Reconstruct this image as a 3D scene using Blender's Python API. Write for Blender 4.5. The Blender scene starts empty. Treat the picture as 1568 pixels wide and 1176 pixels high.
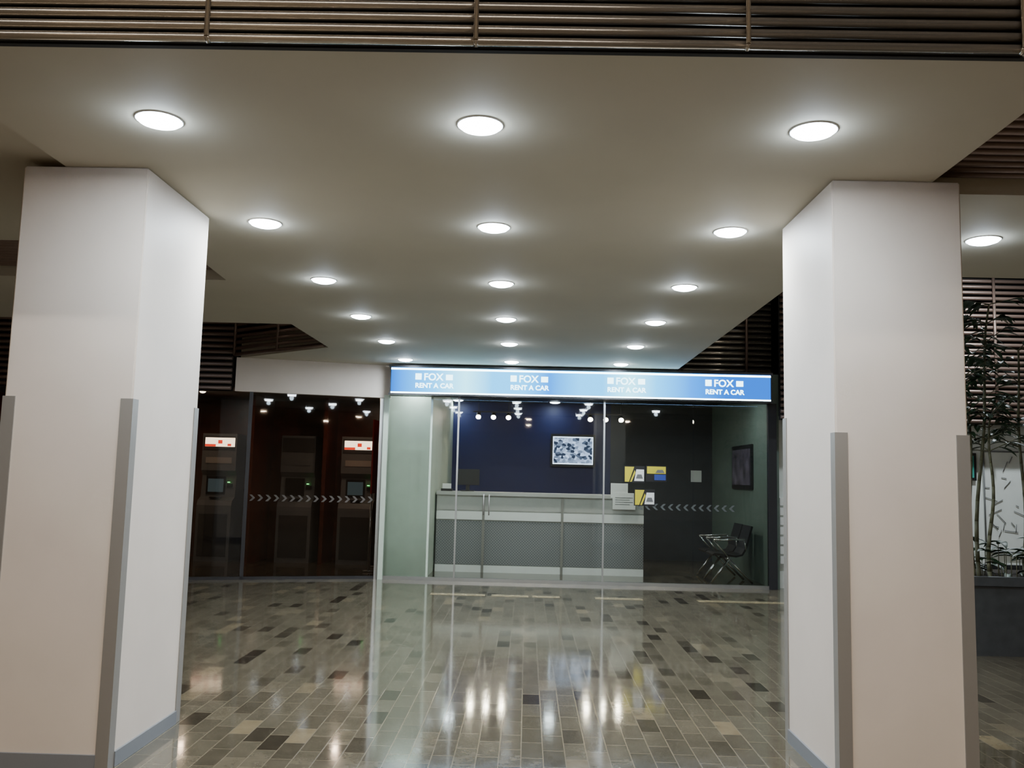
import bpy, math, random, bmesh
from mathutils import Vector, Matrix
random.seed(4)
SC=bpy.context.scene.collection

# ---------------- helpers ----------------
def link(o,parent=None):
    SC.objects.link(o)
    if parent: o.parent=parent
    return o
def empty(name):
    e=bpy.data.objects.new(name,None); SC.objects.link(e); e.empty_display_size=.1; return e
def mesh_obj(name,bm,mats,parent=None,smooth=False):
    me=bpy.data.meshes.new(name); bm.normal_update(); bm.to_mesh(me); bm.free()
    if not isinstance(mats,(list,tuple)): mats=[mats]
    for m in mats: me.materials.append(m)
    if smooth:
        for p in me.polygons: p.use_smooth=True
    o=bpy.data.objects.new(name,me); return link(o,parent)
def add_box(bm,x0,x1,y0,y1,z0,z1,mi=0,M=None):
    vs=[bm.verts.new((x,y,z)) for x in (x0,x1) for y in (y0,y1) for z in (z0,z1)]
    idx=[(0,1,3,2),(4,6,7,5),(0,4,5,1),(2,3,7,6),(0,2,6,4),(1,5,7,3)]
    for f in idx:
        fc=bm.faces.new([vs[i] for i in f]); fc.material_index=mi
    if M:
        for v in vs: v.co=M@v.co
    return vs
def box(name,x0,x1,y0,y1,z0,z1,mat,parent=None,bevel=0):
    bm=bmesh.new(); add_box(bm,x0,x1,y0,y1,z0,z1)
    bmesh.ops.recalc_face_normals(bm,faces=bm.faces)
    if bevel: bmesh.ops.bevel(bm,geom=bm.edges[:],offset=bevel,segments=2,affect='EDGES')
    return mesh_obj(name,bm,mat,parent)
def add_tube(bm,p0,p1,r,seg=8,r2=None,mi=0):
    p0=Vector(p0);p1=Vector(p1);d=(p1-p0).normalized()
    a=d.orthogonal().normalized();b=d.cross(a)
    r2=r if r2 is None else r2
    A=[];B=[]
    for i in range(seg):
        t=2*math.pi*i/seg;o=a*math.cos(t)+b*math.sin(t)
        A.append(bm.verts.new(p0+o*r));B.append(bm.verts.new(p1+o*r2))
    for i in range(seg):
        j=(i+1)%seg
        f=bm.faces.new((A[i],A[j],B[j],B[i]));f.smooth=True;f.material_index=mi
    f=bm.faces.new(A[::-1]);f.material_index=mi
    f=bm.faces.new(B);f.material_index=mi
def tubes(name,lst,mat,parent=None,seg=10):
    bm=bmesh.new()
    for t in lst: add_tube(bm,t[0],t[1],t[2],seg)
    return mesh_obj(name,bm,mat,parent)
def prism(name,pts,z0,z1,mat,parent=None):
    bm=bmesh.new()
    a=[bm.verts.new((x,y,z0)) for x,y in pts]; b=[bm.verts.new((x,y,z1)) for x,y in pts]
    bm.faces.new(a);bm.faces.new(b[::-1])
    n=len(pts)
    for i in range(n):
        j=(i+1)%n; bm.faces.new((a[i],b[i],b[j],a[j]))
    bmesh.ops.recalc_face_normals(bm,faces=bm.faces)
    return mesh_obj(name,bm,mat,parent)

# ---------------- materials ----------------
def P(name,col,rough=.5,metal=0,emit=None,es=0,noise=0,nscale=6,bump=0,coat=0,spec=None):
    m=bpy.data.materials.new(name);m.use_nodes=True
    nt=m.node_tree;b=nt.nodes['Principled BSDF']
    b.inputs['Base Color'].default_value=(*col,1);b.inputs['Roughness'].default_value=rough
    b.inputs['Metallic'].default_value=metal
    if spec is not None: b.inputs['Specular IOR Level'].default_value=spec
    if coat: b.inputs['Coat Weight'].default_value=coat
    if emit: b.inputs['Emission Color'].default_value=(*emit,1);b.inputs['Emission Strength'].default_value=es
    if noise or bump:
        tc=nt.nodes.new('ShaderNodeTexCoord');n=nt.nodes.new('ShaderNodeTexNoise')
        n.inputs['Scale'].default_value=nscale;n.inputs['Detail'].default_value=5
        nt.links.new(tc.outputs['Object'],n.inputs['Vector'])
        if noise:
            r=nt.nodes.new('ShaderNodeValToRGB')
            r.color_ramp.elements[0].position=.3;r.color_ramp.elements[1].position=.7
            r.color_ramp.elements[0].color=(*[c*(1-noise) for c in col],1)
            r.color_ramp.elements[1].color=(*[min(1,c*(1+noise)) for c in col],1)
            nt.links.new(n.outputs['Fac'],r.inputs['Fac']);nt.links.new(r.outputs['Color'],b.inputs['Base Color'])
        if bump:
            bp=nt.nodes.new('ShaderNodeBump');bp.inputs['Strength'].default_value=bump;bp.inputs['Distance'].default_value=.01
            nt.links.new(n.outputs['Fac'],bp.inputs['Height']);nt.links.new(bp.outputs['Normal'],b.inputs['Normal'])
    return m
def E(name,col,s,samp=False):
    m=bpy.data.materials.new(name);m.use_nodes=True;nt=m.node_tree;nt.nodes.clear()
    e=nt.nodes.new('ShaderNodeEmission');o=nt.nodes.new('ShaderNodeOutputMaterial')
    e.inputs[0].default_value=(*col,1);e.inputs[1].default_value=s;nt.links.new(e.outputs[0],o.inputs[0])
    if not samp: m.cycles.emission_sampling='NONE'
    return m

m_ceil=P("ceiling_paint",(.53,.485,.385),.75,noise=.03,nscale=1.5)
m_pillar=P("pillar_paint",(.72,.64,.565),.55,noise=.04,nscale=2.5,bump=.05)
m_guard=P("guard_metal",(.30,.285,.265),.4,.3)
m_skirt=P("skirting_grey",(.20,.21,.23),.4)
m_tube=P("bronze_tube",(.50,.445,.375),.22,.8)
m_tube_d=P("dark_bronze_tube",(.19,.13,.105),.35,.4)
m_black=P("void_black",(.012,.011,.010),.8)
m_wall=P("warm_wall",(.6,.53,.44),.7,noise=.04)
m_white=P("white_wall",(.75,.78,.74),.6,noise=.03)
m_navy=P("navy_wall",(.014,.022,.11),.5,noise=.06)
m_dgrey=P("dark_grey_wall",(.045,.05,.06),.5,noise=.1)
m_green=P("pale_green_panel",(.60,.70,.58),.45,noise=.04)
m_gdark=P("dark_green_wall",(.15,.20,.17),.45,noise=.06)
m_alu=P("aluminium",(.6,.62,.62),.3,.9)
m_daluframe=P("dark_frame",(.05,.05,.055),.35,.5)
m_wood=P("red_brown_wood",(.10,.022,.012),.3,noise=.35,nscale=5)
m_red=P("red_panel",(.6,.01,.01),.35)
m_shopc=P("shop_ceiling",(.08,.05,.04),.7)
m_cgrey=P("counter_grey",(.48,.475,.45),.45,noise=.04)
m_cwhite=P("counter_white",(.9,.9,.88),.4)
m_plastic=P("black_plastic",(.015,.015,.017),.35)
m_machine=P("machine_grey",(.15,.15,.15),.4)
m_mdark=P("machine_dark",(.05,.05,.053),.3)
m_paper=P("paper",(.85,.85,.82),.8)
m_yellow=P("yellow_print",(.65,.55,.03),.5)
m_planter=P("planter_grey",(.06,.065,.07),.5,noise=.15,nscale=10)
m_soil=P("soil",(.03,.02,.012),.95,noise=.4,nscale=30,bump=.5)
m_stem=P("plant_stem",(.10,.10,.055),.6,noise=.3,nscale=20)
m_leaf=P("plant_leaf",(.020,.050,.020),.5,noise=.4,nscale=8)
m_chair=P("chair_black",(.02,.02,.022),.35)
m_chrome=P("chrome",(.7,.7,.7),.15,1)
m_tan=P("tan_strip",(.36,.29,.17),.12,noise=.3,nscale=10)

m_cdark=P("counter_perforated",(.13,.14,.16),.45)
nt=m_cdark.node_tree;b=nt.nodes['Principled BSDF']
tc=nt.nodes.new('ShaderNodeTexCoord');ck=nt.nodes.new('ShaderNodeTexChecker');ck.inputs['Scale'].default_value=45
ck.inputs['Color1'].default_value=(.15,.155,.165,1);ck.inputs['Color2'].default_value=(.28,.285,.29,1)
nt.links.new(tc.outputs['Object'],ck.inputs['Vector']);nt.links.new(ck.outputs['Color'],b.inputs['Base Color'])

def glass(name,tint,fac=1.0):
    m=bpy.data.materials.new(name);m.use_nodes=True;nt=m.node_tree;nt.nodes.clear()
    o=nt.nodes.new('ShaderNodeOutputMaterial');t=nt.nodes.new('ShaderNodeBsdfTransparent');g=nt.nodes.new('ShaderNodeBsdfGlossy')
    g.inputs['Roughness'].default_value=.02;t.inputs[0].default_value=(*tint,1);g.inputs[0].default_value=(.7,.7,.7,1)
    fr=nt.nodes.new('ShaderNodeFresnel');fr.inputs['IOR'].default_value=1.45
    mx=nt.nodes.new('ShaderNodeMixShader');nt.links.new(fr.outputs[0],mx.inputs[0])
    nt.links.new(t.outputs[0],mx.inputs[1]);nt.links.new(g.outputs[0],mx.inputs[2]);nt.links.new(mx.outputs[0],o.inputs[0]);return m
m_glass=glass("clear_glass",(.94,.97,.95))
m_glassd=glass("tinted_glass",(.74,.71,.68))

# floor tiles
m_floor=bpy.data.materials.new("brick_floor_tiles");m_floor.use_nodes=True
nt=m_floor.node_tree;N=nt.nodes;L=nt.links;b=N['Principled BSDF']
tc=N.new('ShaderNodeTexCoord');sp=N.new('ShaderNodeSeparateXYZ');cb=N.new('ShaderNodeCombineXYZ')
L.new(tc.outputs['Object'],sp.inputs[0]);L.new(sp.outputs['Y'],cb.inputs['X']);L.new(sp.outputs['X'],cb.inputs['Y'])
br=N.new('ShaderNodeTexBrick');br.inputs['Scale'].default_value=1
br.inputs['Brick Width'].default_value=.28;br.inputs['Row Height'].default_value=.12
br.inputs['Mortar Size'].default_value=.003;br.inputs['Mortar Smooth'].default_value=.2
br.inputs['Color1'].default_value=(0,0,0,1);br.inputs['Color2'].default_value=(1,1,1,1);br.inputs['Mortar'].default_value=(.45,.45,.45,1)
L.new(cb.outputs[0],br.inputs['Vector'])
rp=N.new('ShaderNodeValToRGB');cr=rp.color_ramp
cr.elements[0].position=0;cr.elements[0].color=(.028,.022,.015,1)
cr.elements[1].position=1;cr.elements[1].color=(.19,.15,.09,1)
for p,c in [(.05,(.055,.045,.031)),(.11,(.086,.072,.049)),(.5,(.103,.087,.060)),(.90,(.118,.100,.069)),(.96,(.145,.12,.08))]:
    e=cr.elements.new(p);e.color=(*c,1)
L.new(br.outputs['Color'],rp.inputs['Fac'])
nz=N.new('ShaderNodeTexNoise');nz.inputs['Scale'].default_value=9;nz.inputs['Detail'].default_value=8;nz.inputs['Roughness'].default_value=.65
L.new(tc.outputs['Object'],nz.inputs['Vector'])
nr=N.new('ShaderNodeMapRange');nr.inputs['To Min'].default_value=.78;nr.inputs['To Max'].default_value=1.22;nr.inputs['From Min'].default_value=.25;nr.inputs['From Max'].default_value=.75
L.new(nz.outputs['Fac'],nr.inputs['Value'])
mm=N.new('ShaderNodeMix');mm.data_type='RGBA';mm.blend_type='MULTIPLY';mm.inputs['Factor'].default_value=1
L.new(rp.outputs['Color'],mm.inputs['A']);L.new(nr.outputs['Result'],mm.inputs['B'])
m2=N.new('ShaderNodeMix');m2.data_type='RGBA';m2.inputs['B'].default_value=(.18,.152,.105,1)
L.new(br.outputs['Fac'],m2.inputs['Factor']);L.new(mm.outputs['Result'],m2.inputs['A'])
L.new(m2.outputs['Result'],b.inputs['Base Color'])
rr=N.new('ShaderNodeMapRange');rr.inputs['To Min'].default_value=.04;rr.inputs['To Max'].default_value=.12
L.new(nz.outputs['Fac'],rr.inputs['Value']);L.new(rr.outputs['Result'],b.inputs['Roughness'])
b.inputs['Specular IOR Level'].default_value=.55
bp=N.new('ShaderNodeBump');bp.inputs['Strength'].default_value=.2;bp.inputs['Distance'].default_value=.002;bp.invert=True
L.new(br.outputs['Fac'],bp.inputs['Height'])
nz2=N.new('ShaderNodeTexNoise');nz2.inputs['Scale'].default_value=3.5;nz2.inputs['Detail'].default_value=2
L.new(tc.outputs['Object'],nz2.inputs['Vector'])
bp2=N.new('ShaderNodeBump');bp2.inputs['Strength'].default_value=.045;bp2.inputs['Distance'].default_value=.01
L.new(nz2.outputs['Fac'],bp2.inputs['Height']);L.new(bp.outputs['Normal'],bp2.inputs['Normal']);L.new(bp2.outputs['Normal'],b.inputs['Normal'])

# ---------------- room shell ----------------
box("floor",-11,11,-9,19,-.1,0,m_floor)
box("wall_back",-11,11,-9.2,-9,0,5,m_wall)
box("wall_left",-11.2,-11,-9,19,0,5,m_wall)
box("wall_right",11,11.2,-9,19,0,5,m_wall)
box("wall_far",-11,11,19,19.2,0,5,m_black)
box("ceiling_void",-11,11,-9,19,4.9,5,m_black)

ceil=empty("ceiling")
main=[(-2.5,3.16),(2.08,3.16),(2.1,4.69),(9,4.69),(9,6.6),(2.1,6.6),(2.13,12.95),(-2.0,12.95),(-4.1,12.25),(-2.58,11.05),(-2.6,9.35),(-9,9.2),(-9,7.22),(-2.58,7.22),(-2.52,6.2)]
prism("soffit_main",main,3.1,3.4,m_ceil,ceil)
box("soffit_left_near",-9,-2.52,3.16,6.2,3.14,3.44,m_ceil,ceil)
box("edge_shade_strip",-2.6,2.1,3.135,3.16,3.094,3.3,m_black,ceil)  # black strip put in for the shading along the slab's front edge
box("soffit_behind",-9,9,-9,-.2,3.3,3.5,m_ceil,ceil)

g=empty("hanging_bar_grille")
lst=[];z=3.105
while z<3.9:
    lst.append(((-6,3.09,z),(1.80,3.09,z),.0165)); z+=.0455
tubes("bars",lst,m_tube,g,16)
lst=[]
for i in range(-4,4):
    x=-.225+i*1.0
    if x>1.8: continue
    lst.append(((x,3.065,3.10),(x,3.065,3.9),.009))
    lst.append(((x,3.065,3.10),(x,3.09,3.088),.009))
tubes("straps",lst,m_tube,g)
tubes("end_rail",[((1.80,3.085,3.08),(1.80,3.085,3.9),.02)],m_tube,g)
box("backing",-6,1.80,3.115,3.13,3.1,3.9,m_black,g)
g=empty("ceiling_bar_grille")
lst=[];y=3.2
while y<4.66: lst.append(((2.12,y,3.2),(8,y,3.2),.022)); y+=.085
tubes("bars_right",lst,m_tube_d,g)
lst=[];y=6.25
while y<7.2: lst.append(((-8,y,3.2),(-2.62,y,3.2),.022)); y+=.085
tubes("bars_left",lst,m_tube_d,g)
box("void_cover",-9,9,.0,12.0,4.78,4.8,m_black,g)
gfill=empty("grille_fill_light")  # unseen lamp added to brighten the hanging bar grille
tubes("tube",[((-3.5,1.2,4.2),(3.5,1.2,4.2),.02)],E("grille_fill_glow",(1,.93,.85),8),gfill)
box("fill_housing",-3.6,3.6,1.16,1.24,4.23,4.30,m_alu,gfill)
ld=bpy.data.lights.new("lamp",'AREA');ld.shape='RECTANGLE';ld.size=7;ld.size_y=.06;ld.energy=70;ld.color=(1,.92,.82)
lo=bpy.data.objects.new("lamp",ld);lo.location=(0,1.2,4.16);lo.rotation_euler=(math.radians(30),0,0);link(lo,gfill)

def screen(name,x0,x1,y,z0,z1,mat):
    e=empty(name);lst=[];z=z0+.04
    while z<z1: lst.append(((x0,y,z),(x1,y,z),.027)); z+=.085
    tubes("slats",lst,mat,e)
    lst=[];x=x0+.06
    while x<x1: lst.append(((x,y-.05,z0),(x,y-.05,z1),.02)); x+=1.0
    tubes("uprights",lst,m_tube_d,e)
    box("backing",x0,x1,y+.06,y+.1,z0,z1,m_black,e)
screen("slatted_screen",2.15,3.58,12.95,3.12,4.7,m_tube)
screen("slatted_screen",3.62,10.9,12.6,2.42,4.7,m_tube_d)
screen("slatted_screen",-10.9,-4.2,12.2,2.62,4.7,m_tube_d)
e=empty("slatted_screen");lst=[];z=3.13
while z<4.7: lst.append(((-2.62,11.02,z),(-4.16,12.16,z),.027)); z+=.085
tubes("slats",lst,m_tube_d,e)
tubes("uprights",[((-2.62-.77*i,11.0+.57*i,3.12),(-2.62-.77*i,11.0+.57*i,4.7),.02) for i in range(3)],m_tube_d,e)

# ---------------- downlights ----------------
m_lens=E("downlight_lens",(.80,.90,1),60)
m_lensw=E("warm_lens",(1,.85,.65),12)
m_lenss=E("small_lens",(.85,.93,1),14)
m_trim=P("downlight_trim",(.9,.9,.9),.4)
def downlight(x,y,z,power,col,lens,r=.10,name="recessed_downlight",halo=0):
    e=empty(name)
    bm=bmesh.new();seg=24
    prof=[(r+.008,0),(r+.007,-.005),(r+.002,-.006),(r,-.002)]
    rings=[[bm.verts.new((x+pr*math.cos(2*math.pi*i/seg),y+pr*math.sin(2*math.pi*i/seg),z+pz)) for i in range(seg)] for pr,pz in prof]
    for a,b2 in zip(rings,rings[1:]):
        for i in range(seg):
            j=(i+1)%seg;bm.faces.new((a[i],a[j],b2[j],b2[i]))
    bmesh.ops.recalc_face_normals(bm,faces=bm.faces)
    mesh_obj("trim_ring",bm,m_trim,e,True)
    bm=bmesh.new();prev=None
    for q in range(4):
        rr_=r*math.cos(q*math.pi/6.5);zz=z-.002-.03*math.sin(q*math.pi/6.5)
        ring=[bm.verts.new((x+rr_*math.cos(2*math.pi*i/seg),y+rr_*math.sin(2*math.pi*i/seg),zz)) for i in range(seg)]
        if prev:
            for i in range(seg):
                j=(i+1)%seg;bm.faces.new((prev[i],prev[j],ring[j],ring[i]))
        prev=ring
    bm.faces.new(prev);bmesh.ops.recalc_face_normals(bm,faces=bm.faces)
    mesh_obj("lens",bm,lens,e)
    if power:
        ld=bpy.data.lights.new("lamp",'AREA');ld.shape='DISK';ld.size=r*1.7;ld.energy=power;ld.color=col
        lo=bpy.data.objects.new("lamp",ld);lo.location=(x,y,z-.036);link(lo,e)
    if halo:
        ld=bpy.data.lights.new("halo_fill",'POINT');ld.shadow_soft_size=.04;ld.energy=halo;ld.color=(.66,.83,1)  # added point light washing the ceiling, imitates a bloom halo round the lens
        lo=bpy.data.objects.new("halo_fill",ld);lo.location=(x,y,z-.09);link(lo,e)
COOL=(.84,.94,1);WARM=(1,.78,.57)
for cx in (-1.73,-.25,1.265):
    for k in range(6):
        downlight(cx,3.85+1.64*k,3.1,25,COOL,m_lens,halo=2.0)
downlight(2.91,5.57,3.1,25,COOL,m_lens,halo=2.0)
for x,y in [(-3,-1.0),(0,-1.0),(3,-1.0),(-3,-4),(0,-4),(3,-4)]:
    downlight(x,y,3.3,62,WARM,m_lensw)
downlight(-5.5,5,3.14,22,WARM,m_lensw)
downlight(-6,8.2,3.1,14,WARM,m_lensw)
def screen_fill(x,y,z,p,col):
    e=empty("screen_fill_globe")  # unseen lamps added above soffit level to light the slatted screens
    bm=bmesh.new();bmesh.ops.create_uvsphere(bm,u_segments=16,v_segments=10,radius=.12,matrix=Matrix.Translation((x,y,z)))
    mesh_obj("screen_fill",bm,m_lensw,e,True)
    tubes("fill_cord",[((x,y,z+.12),(x,y,4.78),.008)],m_plastic,e)
    ld=bpy.data.lights.new("lamp",'POINT');ld.shadow_soft_size=.125;ld.energy=p;ld.color=col
    lo=bpy.data.objects.new("lamp",ld);lo.location=(x,y,z);link(lo,e)
screen_fill(5,8.4,4.2,32,(1,.8,.62))
screen_fill(-6,10.5,4.2,40,(1,.85,.7))
screen_fill(3.0,10.6,4.3,75,(.95,.95,.9))

# ---------------- pillars ----------------
def pillar(x0,x1,y0,y1,gf,gb):
    e=empty("square_pillar")
    box("shaft",x0,x1,y0,y1,0,3.1,m_pillar,e,.008)
    w=.06;t=.006
    bm=bmesh.new()
    for (cx,sx) in ((x0,1),(x1,-1)):
        for (cy,sy,h) in ((y0,1,gf),(y1,-1,gb)):
            xa,xb=sorted((cx-sx*t,cx+sx*w));ya,yb=sorted((cy-sy*t,cy))
            add_box(bm,xa,xb,ya,yb,0.0,h)
            xa,xb=sorted((cx-sx*t,cx));ya,yb=sorted((cy,cy+sy*w))
            add_box(bm,xa,xb,ya,yb,0.0,h)
    bmesh.ops.recalc_face_normals(bm,faces=bm.faces)
    mesh_obj("corner_guards",bm,m_guard,e)
    bm=bmesh.new();t=.012
    add_box(bm,x0+.06,x1-.06,y0-t,y0,0,.075);add_box(bm,x0+.06,x1-.06,y1,y1+t,0,.075)
    add_box(bm,x0-t,x0,y0+.06,y1-.06,0,.075);add_box(bm,x1,x1+t,y0+.06,y1-.06,0,.075)
    mesh_obj("skirting",bm,m_skirt,e)
pillar(-2.735,-2.06,4.5,5.4,1.86,1.88)
pillar(1.57,2.24,4.5,5.4,1.77,1.9)

# ---------------- reception shopfront ----------------
FY=12.78
box("wall_reception_back",-2.1,1.6,17,17.1,0,2.95,m_navy)
box("wall_reception_rear",1.6,3.56,17,17.1,0,2.95,m_dgrey)
box("wall_reception_right",3.56,3.66,12.85,17.1,0,3.1,m_gdark)
box("wall_partition",-2.12,-1.46,13.25,17,0,2.95,m_green)
box("ceiling_reception",-2.12,3.56,12.95,17.1,2.95,3.05,m_dgrey)
box("wall_header",-2.05,3.6,12.86,12.92,2.66,3.1,m_dgrey)
gl=empty("window_1")
for i,(a,b_) in enumerate([(-2.05,-1.42),(-1.40,-1.03),(-1.01,1.10),(1.12,2.4),(2.41,3.48)]):
    box("pane_%d"%(i+1),a,b_,FY,FY+.012,.05,2.66,m_glass,gl)
box("bottom_rail",-2.05,3.5,FY-.02,FY+.04,0,.05,m_alu,gl)
for x in (-1.02,1.11):
    box("mullion",x-.012,x+.012,FY-.02,FY+.03,.05,2.66,m_alu,gl)
box("mullion_left",-2.12,-2.05,FY-.03,FY+.05,0,2.66,m_green,gl)
box("mullion_green",-1.43,-1.40,FY-.02,FY+.03,0.05,2.66,m_green,gl)
box("mullion_right",3.48,3.6,FY-.03,FY+.05,0,2.66,m_daluframe,gl)
for x in (-.62,-.54):
    tubes("pull_handle",[((x,FY-.06,.95),(x,FY-.06,1.25),.009),((x,FY-.06,.98),(x,FY,.98),.007),((x,FY-.06,1.22),(x,FY,1.22),.007)],m_guard,gl)
def chevrons(name,x0,x1,yfun,parent):
    bm=bmesh.new();x=x0
    while x<x1:
        y=yfun(x);s=.045
        for sg in (1,-1):
            v=[bm.verts.new(c) for c in ((x,y,1.13),(x+.035,y,1.13),(x+.035+s,y,1.13+sg*s),(x+s,y,1.13+sg*s))]
            bm.faces.new(v)
        x+=.11
    mesh_obj(name,bm,P(name+"_vinyl",(.10,.11,.11),.7),parent)
chevrons("chevron_decal",1.6,3.0,lambda x:FY-.004,gl)

# ---------------- lightbox sign ----------------
sg=empty("lightbox_sign")
sx0,sx1,sz0,sz1,sy=-2.01,3.47,2.655,3.065,12.50
m_sign=bpy.data.materials.new("sign_face");m_sign.use_nodes=True;nt=m_sign.node_tree;nt.nodes.clear()
N=nt.nodes;L=nt.links
o=N.new('ShaderNodeOutputMaterial');e=N.new('ShaderNodeEmission');tc=N.new('ShaderNodeTexCoord');sp=N.new('ShaderNodeSeparateXYZ')
L.new(tc.outputs['Object'],sp.inputs[0])
mr=N.new('ShaderNodeMapRange');mr.inputs['From Min'].default_value=sx0;mr.inputs['From Max'].default_value=sx1
L.new(sp.outputs['X'],mr.inputs['Value'])
rp=N.new('ShaderNodeValToRGB');cr=rp.color_ramp
BL=(.0,.07,.36);MB=(.0,.16,.60);CY=(.03,.40,.85);WH=(.25,.78,1)
cr.elements[0].position=0;cr.elements[0].color=(*BL,1);cr.elements[1].position=1;cr.elements[1].color=(*BL,1)
for p,c in [(.03,MB),(.12,CY),(.20,WH),(.27,CY),(.35,CY),(.42,MB),(.5,CY),(.56,CY),(.63,WH),(.70,CY),(.79,MB),(.88,BL)]:
    q=cr.elements.new(p);q.color=(*c,1)
L.new(mr.outputs['Result'],rp.inputs['Fac'])
L.new(rp.outputs['Color'],e.inputs[0]);e.inputs[1].default_value=4.2;L.new(e.outputs[0],o.inputs[0])
box("cabinet",sx0,sx1,sy+.01,12.74,sz0,sz1,m_daluframe,sg)
box("face",sx0+.02,sx1-.02,sy,sy+.01,sz0+.02,sz1-.02,m_sign,sg)
m_strip=E("sign_border",(.70,.95,1),12)
box("border_top",sx0+.02,sx1-.02,sy-.006,sy,sz1-.055,sz1-.03,m_strip,sg)
box("border_bottom",sx0+.02,sx1-.02,sy-.006,sy,sz0+.015,sz0+.035,m_strip,sg)
for n,(za,zb) in (("frame_top",(sz1-.02,sz1+.012)),("frame_bottom",(sz0-.012,sz0+.012))):
    box(n,sx0-.01,sx1+.01,sy-.02,sy+.02,za,zb,m_daluframe,sg)
m_txt=E("sign_text",(.55,.88,1),7)
def text(s,x,y,z,size,mat,parent,name,ext=.003,sxs=1):
    c=bpy.data.curves.new(name,'FONT');c.body=s;c.size=size;c.extrude=ext;c.offset=.003
    o=bpy.data.objects.new(name,c);SC.objects.link(o)
    o.location=(x,y,z);o.rotation_euler=(math.pi/2,0,0);o.scale=(sxs,1,1)
    bpy.context.view_layer.update()
    dg=bpy.context.evaluated_depsgraph_get();me=bpy.data.meshes.new_from_object(o.evaluated_get(dg))
    me.transform(o.matrix_world);me.materials.clear();me.materials.append(mat)
    bpy.data.objects.remove(o)
    ob=bpy.data.objects.new(name,me);return link(ob,parent)
for lx in (-1.64,-.27,1.12,2.52):
    box("logo_square",lx,lx+.09,sy-.006,sy,2.87,2.96,m_txt,sg)
    text("FOX",lx+.12,sy-.004,2.865,.14,m_txt,sg,"lettering",sxs=1.0)
    box("logo_mark",lx+.44,lx+.54,sy-.006,sy,2.87,2.95,m_txt,sg)
    text("RENT A CAR",lx,sy-.004,2.755,.095,m_txt,sg,"tagline",sxs=1.02)
ld=bpy.data.lights.new("tubes",'AREA');ld.shape='RECTANGLE';ld.size=5.3;ld.size_y=.05;ld.energy=10;ld.color=(.3,.55,1)
lo=bpy.data.objects.new("tubes",ld);lo.location=(.73,12.6,2.63);link(lo,sg)

# ---------------- reception counter ----------------
c=empty("reception_counter")
cx0,cx1,cy=-1.43,1.86,14.05
box("body",cx0,cx1,cy+.02,cy+.55,.02,1.2,m_cgrey,c)
box("upper_panel",cx0,cx1,cy,cy+.02,.97,1.2,m_cgrey,c)
box("white_band",cx0,cx1,cy-.015,cy+.02,.82,.95,m_cwhite,c)
box("perforated_panel",cx0,cx1,cy,cy+.02,.12,.80,m_cdark,c)
box("plinth",cx0,cx1,cy-.01,cy+.02,0,.11,m_cwhite,c)
box("counter_top",cx0-.01,cx1+.03,cy-.05,cy+.6,1.2,1.26,m_cgrey,c,.006)
for x in (-.68,.57):
    box("post",x-.02,x+.02,cy-.02,cy,.0,1.2,m_guard,c)
p=c
box("notice_sheet",1.36,1.72,cy-.066,cy-.060,1.04,1.30,m_paper,p)
box("notice_sheet_upper",1.33,1.60,cy-.060,cy-.054,1.22,1.45,m_paper,p)
for i in range(4): box("notice_line_%d"%i,1.40,1.68-.05*(i%2),cy-.068,cy-.066,1.22-i*.035,1.228-i*.035,m_machine,p)
box("monitor_screen",-1.15,-.78,cy+.35,cy+.38,1.36,1.62,m_plastic,p,.005)
box("monitor_stand",-1.0,-.94,cy+.38,cy+.41,1.26,1.45,m_plastic,p)
box("monitor_foot",-1.08,-.86,cy+.32,cy+.46,1.26,1.275,m_plastic,p)
box("brochure_tray",-1.38,-1.2,cy+.1,cy+.2,1.26,1.30,m_plastic,p);box("brochures",-1.36,-1.22,cy+.13,cy+.16,1.28,1.38,m_paper,p)
tv=empty("wall_monitor")
m_tv=bpy.data.materials.new("tv_picture");m_tv.use_nodes=True;nt=m_tv.node_tree;nt.nodes.clear();N=nt.nodes;L=nt.links
o=N.new('ShaderNodeOutputMaterial');e=N.new('ShaderNodeEmission');tc=N.new('ShaderNodeTexCoord');v=N.new('ShaderNodeTexVoronoi');v.inputs['Scale'].default_value=18
mp=N.new('ShaderNodeMapping');mp.inputs['Rotation'].default_value=(0,.5,0);mp.inputs['Scale'].default_value=(.9,.05,1.2);L.new(tc.outputs['Object'],mp.inputs[0])
rp=N.new('ShaderNodeValToRGB');rp.color_ramp.elements[0].position=.25;rp.color_ramp.elements[0].color=(.02,.03,.055,1);rp.color_ramp.elements[1].position=.95;rp.color_ramp.elements[1].color=(.5,.64,.95,1)
L.new(mp.outputs[0],v.inputs['Vector']);L.new(v.outputs['Color'],rp.inputs['Fac']);L.new(rp.outputs['Color'],e.inputs[0]);e.inputs[1].default_value=2.2;L.new(e.outputs[0],o.inputs[0])
k=17/16.5
box("bezel",.43*k,1.26*k,16.92,16.97,1.73,2.36,m_plastic,tv,.006)
box("picture",.47*k,1.22*k,16.91,16.92,1.78,2.31,m_tv,tv)
m_tvb=E("tv_caption",(.66,.80,1),3.5)
box("caption_bar",.47*k,1.22*k,16.905,16.91,1.78,1.80,m_tvb,tv)
box("caption_top",.47*k,1.22*k,16.905,16.91,2.29,2.31,m_tvb,tv)
box("caption_side",1.22*k-.015,1.22*k,16.905,16.91,1.78,2.31,m_tvb,tv)
box("caption_left",.47*k,.47*k+.015,16.905,16.91,1.78,2.31,m_tvb,tv)
box("bracket",.75,.95,16.97,17.0,1.95,2.15,m_plastic,tv)
m_spot=E("spot_lens",(1,.86,.66),60)
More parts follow.
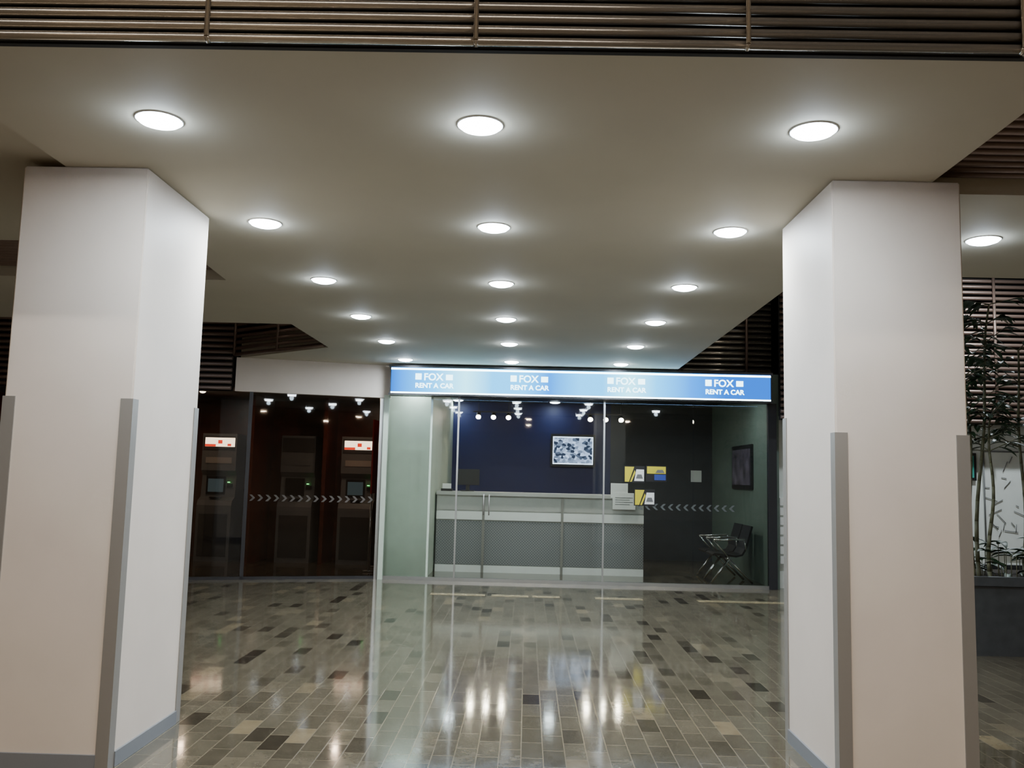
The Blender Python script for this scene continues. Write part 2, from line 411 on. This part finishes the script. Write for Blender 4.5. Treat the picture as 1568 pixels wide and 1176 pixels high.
for x0,x1 in ((-.93,-.37),(1.15,1.72)):
    t=empty("spotlight_track")
    box("rail",x0-.1,x1+.1,16.29,16.31,2.70,2.72,m_daluframe,t)
    tubes("cable",[((x0,16.3,2.72),(x0,16.3,2.95),.004),((x1,16.3,2.72),(x1,16.3,2.95),.004)],m_plastic,t)
    for i in range(3):
        x=x0+(x1-x0)*i/2
        tubes("head",[((x,16.34,2.68),(x,16.24,2.61),.04)],m_daluframe,t,16)
        tubes("bulb",[((x,16.239,2.609),(x,16.230,2.602),.045)],m_spot,t,16)
        ld=bpy.data.lights.new("lamp",'SPOT');ld.energy=14;ld.color=(1,.86,.68);ld.spot_size=1.5;ld.shadow_soft_size=.04
        lo=bpy.data.objects.new("lamp",ld);lo.location=(x,16.2,2.58);lo.rotation_euler=(math.radians(-35),0,0);link(lo,t)
for x in (-1.35,.5):
    downlight(x,16.65,2.95,4,COOL,m_lenss)
for x in (-.2,1.2): downlight(x,13.5,2.95,16,(1,.97,.9),m_lenss)
downlight(2.9,13.5,2.95,6,COOL,m_lenss)
downlight(-1.72,13.08,2.95,10,COOL,m_lenss,.05)

def poster(x,z,w,h,flip):
    e=empty("hazard_stripe_poster");y=FY-.004
    box("board",x,x+w,y-.004,y,z,z+h,m_plastic,e)
    bm=bmesh.new()
    def quad(pts,mi): 
        f=bm.faces.new([bm.verts.new((x+a*w,y-.006-.001*mi,z+b*h)) for a,b in pts]);f.material_index=mi
    if flip:
        quad([(.05,.5),(.95,.5),(.95,.95),(.05,.95)],0);quad([(.4,.1),(.95,.1),(.95,.45),(.4,.45)],2);quad([(.45,.55),(.9,.55),(.8,.75),(.55,.75)],3)
    else:
        quad([(.05,.05),(.25,.05),(.5,.95),(.05,.95)],0);quad([(.5,.1),(.97,.1),(.97,.8),(.6,.8)],1);quad([(.3,.05),(.38,.05),(.56,.6),(.52,.75)],0)
        quad([(.58,.25),(.92,.25),(.85,.5),(.65,.5)],3)
    mesh_obj("print",bm,[m_yellow,m_paper,P("blue_print",(.03,.06,.3),.5),m_machine],e)
poster(1.40,1.47,.30,.24,False)
poster(1.72,1.49,.30,.23,True)
poster(1.55,1.14,.30,.24,False)

fp=empty("framed_picture")
box("frame",3.52,3.56,13.9,15.2,1.4,2.12,m_plastic,fp,.006)
box("print",3.512,3.52,13.97,15.13,1.47,2.05,P("picture_print",(.12,.10,.14),.3,noise=.7,nscale=4),fp)
nn=empty("wall_notice");box("sheet",3.15,3.35,16.97,17.0,1.5,1.72,m_paper,nn)

def chair(yc):
    e=empty("waiting_chair")
    prof=[(2.80,.43),(2.84,.45),(3.0,.435),(3.16,.42),(3.24,.44),(3.29,.52),(3.34,.70),(3.38,.84),(3.385,.86)]
    bm=bmesh.new();th=.03;ya,yb=yc-.25,yc+.25
    rows=[]
    for i,(x,z) in enumerate(prof):
        a=Vector(prof[max(i-1,0)]);b_=Vector(prof[min(i+1,len(prof)-1)]);d=(b_-a).normalized();n=Vector((-d.y,d.x))*th
        rows.append([bm.verts.new((x,ya,z)),bm.verts.new((x,yb,z)),bm.verts.new((x-n.x,yb,z-n.y)),bm.verts.new((x-n.x,ya,z-n.y))])
    for r0,r1 in zip(rows,rows[1:]):
        for i in range(4):
            j=(i+1)%4;bm.faces.new((r0[i],r0[j],r1[j],r1[i]))
    bm.faces.new(rows[0]);bm.faces.new(rows[-1][::-1]);bmesh.ops.recalc_face_normals(bm,faces=bm.faces)
    mesh_obj("seat_shell",bm,m_chair,e,False)
    L_=[]
    for yy in (yc-.27,yc+.27):
        L_+=[((2.82,yy,.64),(3.28,yy,.66),.014),((2.82,yy,.64),(3.05,yy,.38),.012),((3.28,yy,.66),(3.3,yy,.5),.012)]
        L_+=[((3.05,yy,.36),(2.78,yy,.015),.016),((3.05,yy,.36),(3.40,yy,.015),.016)]
    L_.append(((3.05,yc-.28,.37),(3.05,yc+.28,.37),.022))
    tubes("frame",L_,m_chrome,e)
chair(13.62);chair(14.2)

# ---------------- left shop (cash machines) ----------------
A=Vector((-2.14,12.84));B=Vector((-4.15,12.25));D=(B-A).normalized()
prism("wall_header_left",[(-2.05,12.80),(-4.15,12.22),(-4.15,12.36),(-2.05,12.94)],2.62,3.1,m_pillar)
gl2=empty("window_2")
def seg(t0,t1,off0,off1,z0,z1,mat,name):
    n=Vector((-D.y,D.x)); n=n if n.y>0 else -n
    p=[A+D*t0+n*off0,A+D*t1+n*off0,A+D*t1+n*off1,A+D*t0+n*off1]
    prism(name,[tuple(q) for q in p],z0,z1,mat,gl2)
seg(.05,1.85,0,.012,.04,2.62,m_glassd,"pane_1")
seg(1.9,4.2,0,.012,.04,2.62,m_glassd,"pane_2")
seg(1.85,1.9,-.02,.03,0,2.62,m_daluframe,"mullion")
seg(.0,.05,-.02,.04,0,2.62,m_alu,"jamb")
seg(.05,4.2,-.02,.03,0,.04,m_daluframe,"bottom_rail")
bm=bmesh.new();t=.1
n=Vector((-D.y,D.x)); n=n if n.y>0 else -n
while t<1.8:
    for sgn in (1,-1):
        c0=A+D*t-n*.004;c1=A+D*(t+.035)-n*.004;c2=A+D*(t+.08)-n*.004;c3=A+D*(t+.045)-n*.004
        bm.faces.new([bm.verts.new(q) for q in ((c0.x,c0.y,1.13),(c1.x,c1.y,1.13),(c2.x,c2.y,1.13+sgn*.045),(c3.x,c3.y,1.13+sgn*.045))])
    t+=.11
mesh_obj("chevron_decal",bm,P("chev2",(.10,.085,.075),.7),gl2)
box("wall_shop_back",-8,-2.15,15.4,15.5,0,2.75,m_wood)
box("wall_party",-2.2,-2.13,12.95,15.4,0,2.9,m_wood)
box("wall_shop_left",-8.1,-8,12.35,15.5,0,2.6,m_wood)
box("ceiling_shop",-8,-2.2,13.0,15.4,2.75,2.85,m_shopc)
box("wall_fin",-4.58,-4.50,14.3,15.4,0,2.75,m_wood)
box("wall_fin_near",-3.42,-3.36,14.6,15.4,0,2.75,m_wood)
m_topA=E("machine_sign_white",(1,.82,.6),5);m_topR=E("machine_sign_red",(1,.05,.02),2.0)
m_scr=E("machine_screen",(.35,.5,.55),.15);m_led=E("green_led",(.1,1,.2),8)
m_dull=P("dull_print",(.35,.31,.27),.5)
def atm(x,y,lit):
    e=empty("cash_machine");w=.29
    prof=[(0,0),(0,.92),(.04,1.0),(-.0+.16,1.06),(.2,1.42),(.12,1.5),(.12,2.12),(.6,2.12),(.6,0)]
    bm=bmesh.new()
    a=[bm.verts.new((x-w,y+p,z)) for p,z in prof];b_=[bm.verts.new((x+w,y+p,z)) for p,z in prof]
    bm.faces.new(a);bm.faces.new(b_[::-1])
    for i in range(len(prof)):
        j=(i+1)%len(prof);bm.faces.new((a[i],b_[i],b_[j],a[j]))
    bmesh.ops.recalc_face_normals(bm,faces=bm.faces)
    mesh_obj("cabinet",bm,m_machine,e)
    box("lower_door",x-.24,x+.24,y-.012,y,.08,.78,m_mdark,e)
    box("screen_bezel",x-.2,x+.12,y+.15,y+.19,1.1,1.4,m_plastic,e)
    box("screen",x-.17,x+.09,y+.145,y+.15,1.14,1.36,m_scr if lit else m_plastic,e)
    box("card_slot",x+.15,x+.24,y+.15,y+.19,1.22,1.28,m_plastic,e)
    box("slot_led",x+.16,x+.20,y+.144,y+.15,1.30,1.312,m_led,e)
    box("keypad",x-.1,x+.08,y+.04,y+.14,1.035,1.06,m_plastic,e)
    box("upper_sign",x-.27,x+.27,y+.11,y+.12,1.84,2.08,m_mdark,e)
    if lit:
        box("sign_light",x-.24,x+.26,y+.10,y+.11,1.90,2.05,m_topA,e)
        box("sign_stripe",x-.24,x-.06,y+.09,y+.10,1.90,1.94,m_topR,e)
        box("sign_emblem",x-.02,x+.05,y+.09,y+.10,1.95,2.01,m_topR,e)
        box("sign_emblem_side",x+.14,x+.20,y+.09,y+.10,1.91,1.95,m_topR,e)
    box("instruction_panel",x-.22,x+.22,y+.11,y+.12,1.62,1.72,m_dull if lit else m_machine,e)
atm(-5.2,14.6,True);atm(-3.9,14.75,False);atm(-2.85,14.65,True)
rp_=empty("standing_banner");box("banner",-2.42,-2.40,13.6,14.4,1.2,2.35,m_red,rp_)
tubes("poles",[((-2.41,13.65,.02),(-2.41,13.65,1.2),.015),((-2.41,14.35,.02),(-2.41,14.35,1.2),.015),((-2.5,13.65,.015),(-2.32,13.65,.015),.015),((-2.5,14.35,.015),(-2.32,14.35,.015),.015)],m_alu,rp_)
for x,y in ((-5.2,13.8),(-2.85,13.9)):
    downlight(x,y,2.75,8,WARM,m_lensw,.05)

# ---------------- right background ----------------
box("wall_right_far",3.66,11,13.0,13.1,0,2.5,m_white)
v=empty("wall_vent")
for i in range(7): box("slat_%d"%i,3.7,4.0,12.96,13.0,.35+i*.14,.46+i*.14,m_cwhite,v)
fr_=empty("framed_print");box("frame",6.05,6.56,12.96,13.0,1.62,2.02,m_plastic,fr_);box("print",6.09,6.52,12.95,12.96,1.66,1.98,P("teal_print",(.05,.38,.30),.4,noise=.3),fr_)
wb=empty("wall_drawing")
box("panel",6.66,7.6,12.96,13.0,.6,2.05,m_white,wb)
bm=bmesh.new()
for i in range(26):
    a=Vector((random.uniform(6.7,7.5),12.95,random.uniform(.8,1.95)));d=Vector((random.uniform(-.2,.2),0,random.uniform(-.15,.15)));add_tube(bm,a,a+d,.005,5)
for q in (((6.66,12.95,.6),(6.66,12.95,2.05)),((6.66,12.95,2.05),(7.6,12.95,2.05)),((6.66,12.95,.6),(7.6,12.95,.6))): add_tube(bm,q[0],q[1],.012,6)
mesh_obj("ink_lines",bm,m_machine,wb)
downlight(6.3,11.3,4.7,140,COOL,m_lens,name="high_bay_downlight")

pl=empty("potted_plant")
bm=bmesh.new()
x0,x1,y0,y1=4.03,5.6,8.15,9.5
def ringb(o_,z): return [bm.verts.new(c_) for c_ in ((x0+o_,y0+o_,z),(x1-o_,y0+o_,z),(x1-o_,y1-o_,z),(x0+o_,y1-o_,z))]
rs=[ringb(.05,0),ringb(.01,.62),ringb(-.02,.63),ringb(-.02,.71),ringb(.05,.71),ringb(.05,.64)]
for r0,r1 in zip(rs,rs[1:]):
    for i in range(4):
        j=(i+1)%4;bm.faces.new((r0[i],r0[j],r1[j],r1[i]))
bm.faces.new(rs[-1]);bm.faces.new(rs[0][::-1]);bmesh.ops.recalc_face_normals(bm,faces=bm.faces)
mesh_obj("planter",bm,m_planter,pl)
box("soil",x0+.06,x1-.06,y0+.06,y1-.06,.60,.665,m_soil,pl)
bs=bmesh.new();bl=bmesh.new()
def leaf(base,dirv,ln,w,droop):
    d=Vector(dirv).normalized();side=d.cross(Vector((0,0,1)))
    side=side.normalized() if side.length>.01 else Vector((1,0,0))
    p_=Vector(base);n_=6;prev=None
    for i in range(n_+1):
        t=i/n_;ww=w*math.sin(math.pi*(.12+.88*t))*1.0 if t<1 else .001
        c_=p_;a=bl.verts.new(c_-side*ww*.5);m_=bl.verts.new(c_-Vector((0,0,ww*.2)));b_=bl.verts.new(c_+side*ww*.5)
        if prev:
            for q in ((prev[0],prev[1],m_,a),(prev[1],prev[2],b_,m_)):
                f=bl.faces.new(q);f.smooth=True
        prev=(a,m_,b_)
        p_=p_+d*(ln/n_);d=(d+Vector((0,0,-droop/n_))).normalized()
stems=[(4.22,8.45,2.9,-.02),(4.30,8.5,3.3,.10),(4.36,8.4,2.2,.03),(4.9,8.8,2.9,.0)]
for sx_,sy_,h,ln in stems:
    pp=Vector((sx_,sy_,.62));segs=14
    for i in range(segs):
        t=(i+1)/segs
        q=Vector((sx_+ln*t*t*2+.02*math.sin(t*9+sx_*5),sy_+.02*math.cos(t*7),.62+(h-.62)*t))
        add_tube(bs,pp,q,.022-.012*t,7,.022-.012*(t+.07));pp=q
        if q.z>1.85:
            for k_ in range(3):
                a=random.uniform(0,6.28);tl=random.uniform(.15,.42)
                e_=q+Vector((math.cos(a)*tl,math.sin(a)*tl,random.uniform(.02,.2)))
                add_tube(bs,q,e_,.006,5,.003)
                for j_ in range(5):
                    bp_=q.lerp(e_,.3+.7*j_/4);a2=a+random.uniform(-1.5,1.5)
                    leaf(bp_,(math.cos(a2),math.sin(a2),random.uniform(-.2,.4)),random.uniform(.13,.22),.055,random.uniform(.6,1.6))
for i in range(55):
    bx=random.uniform(4.1,5.2);by=random.uniform(8.25,9.1);hz=.66+random.uniform(0,.35)
    a=random.uniform(0,6.28);leaf((bx,by,hz),(math.cos(a),math.sin(a),.7),random.uniform(.18,.3),.08,random.uniform(1.2,2.2))
    add_tube(bs,(bx,by,.62),(bx,by,hz),.004,5)
mesh_obj("stems",bs,m_stem,pl);mesh_obj("leaves",bl,m_leaf,pl)

fi=empty("tan_floor_strip")  # thin tan strips across the floor, in broken lengths
for a,b_ in ((-1.2,-.5),(-.42,.05),(.1,.45),(.9,1.5),(2.2,3.5)):
    box("strip_piece",a,b_,11.3,11.46,-.01,.002,m_tan,fi)

w=bpy.data.worlds.new("world");bpy.context.scene.world=w;w.use_nodes=True
w.node_tree.nodes['Background'].inputs[0].default_value=(1,.85,.7,1);w.node_tree.nodes['Background'].inputs[1].default_value=.02

f=1340.;th=math.radians(6.1);ps=math.radians(1.13);ph=math.radians(1.4);H=1.5
F=Vector((-math.sin(ps)*math.cos(th),math.cos(ps)*math.cos(th),math.sin(th)))
R0=Vector((math.cos(ps),math.sin(ps),0));U0=R0.cross(F)
U=math.cos(ph)*U0-math.sin(ph)*R0;R=math.cos(ph)*R0+math.sin(ph)*U0
cam=bpy.data.cameras.new("camera");co=bpy.data.objects.new("camera",cam);SC.objects.link(co)
m=Matrix((R,U,-F)).transposed().to_4x4();m.translation=Vector((0,0,H));co.matrix_world=m
cam.sensor_width=36;cam.lens=36*f/1568
bpy.context.scene.camera=co
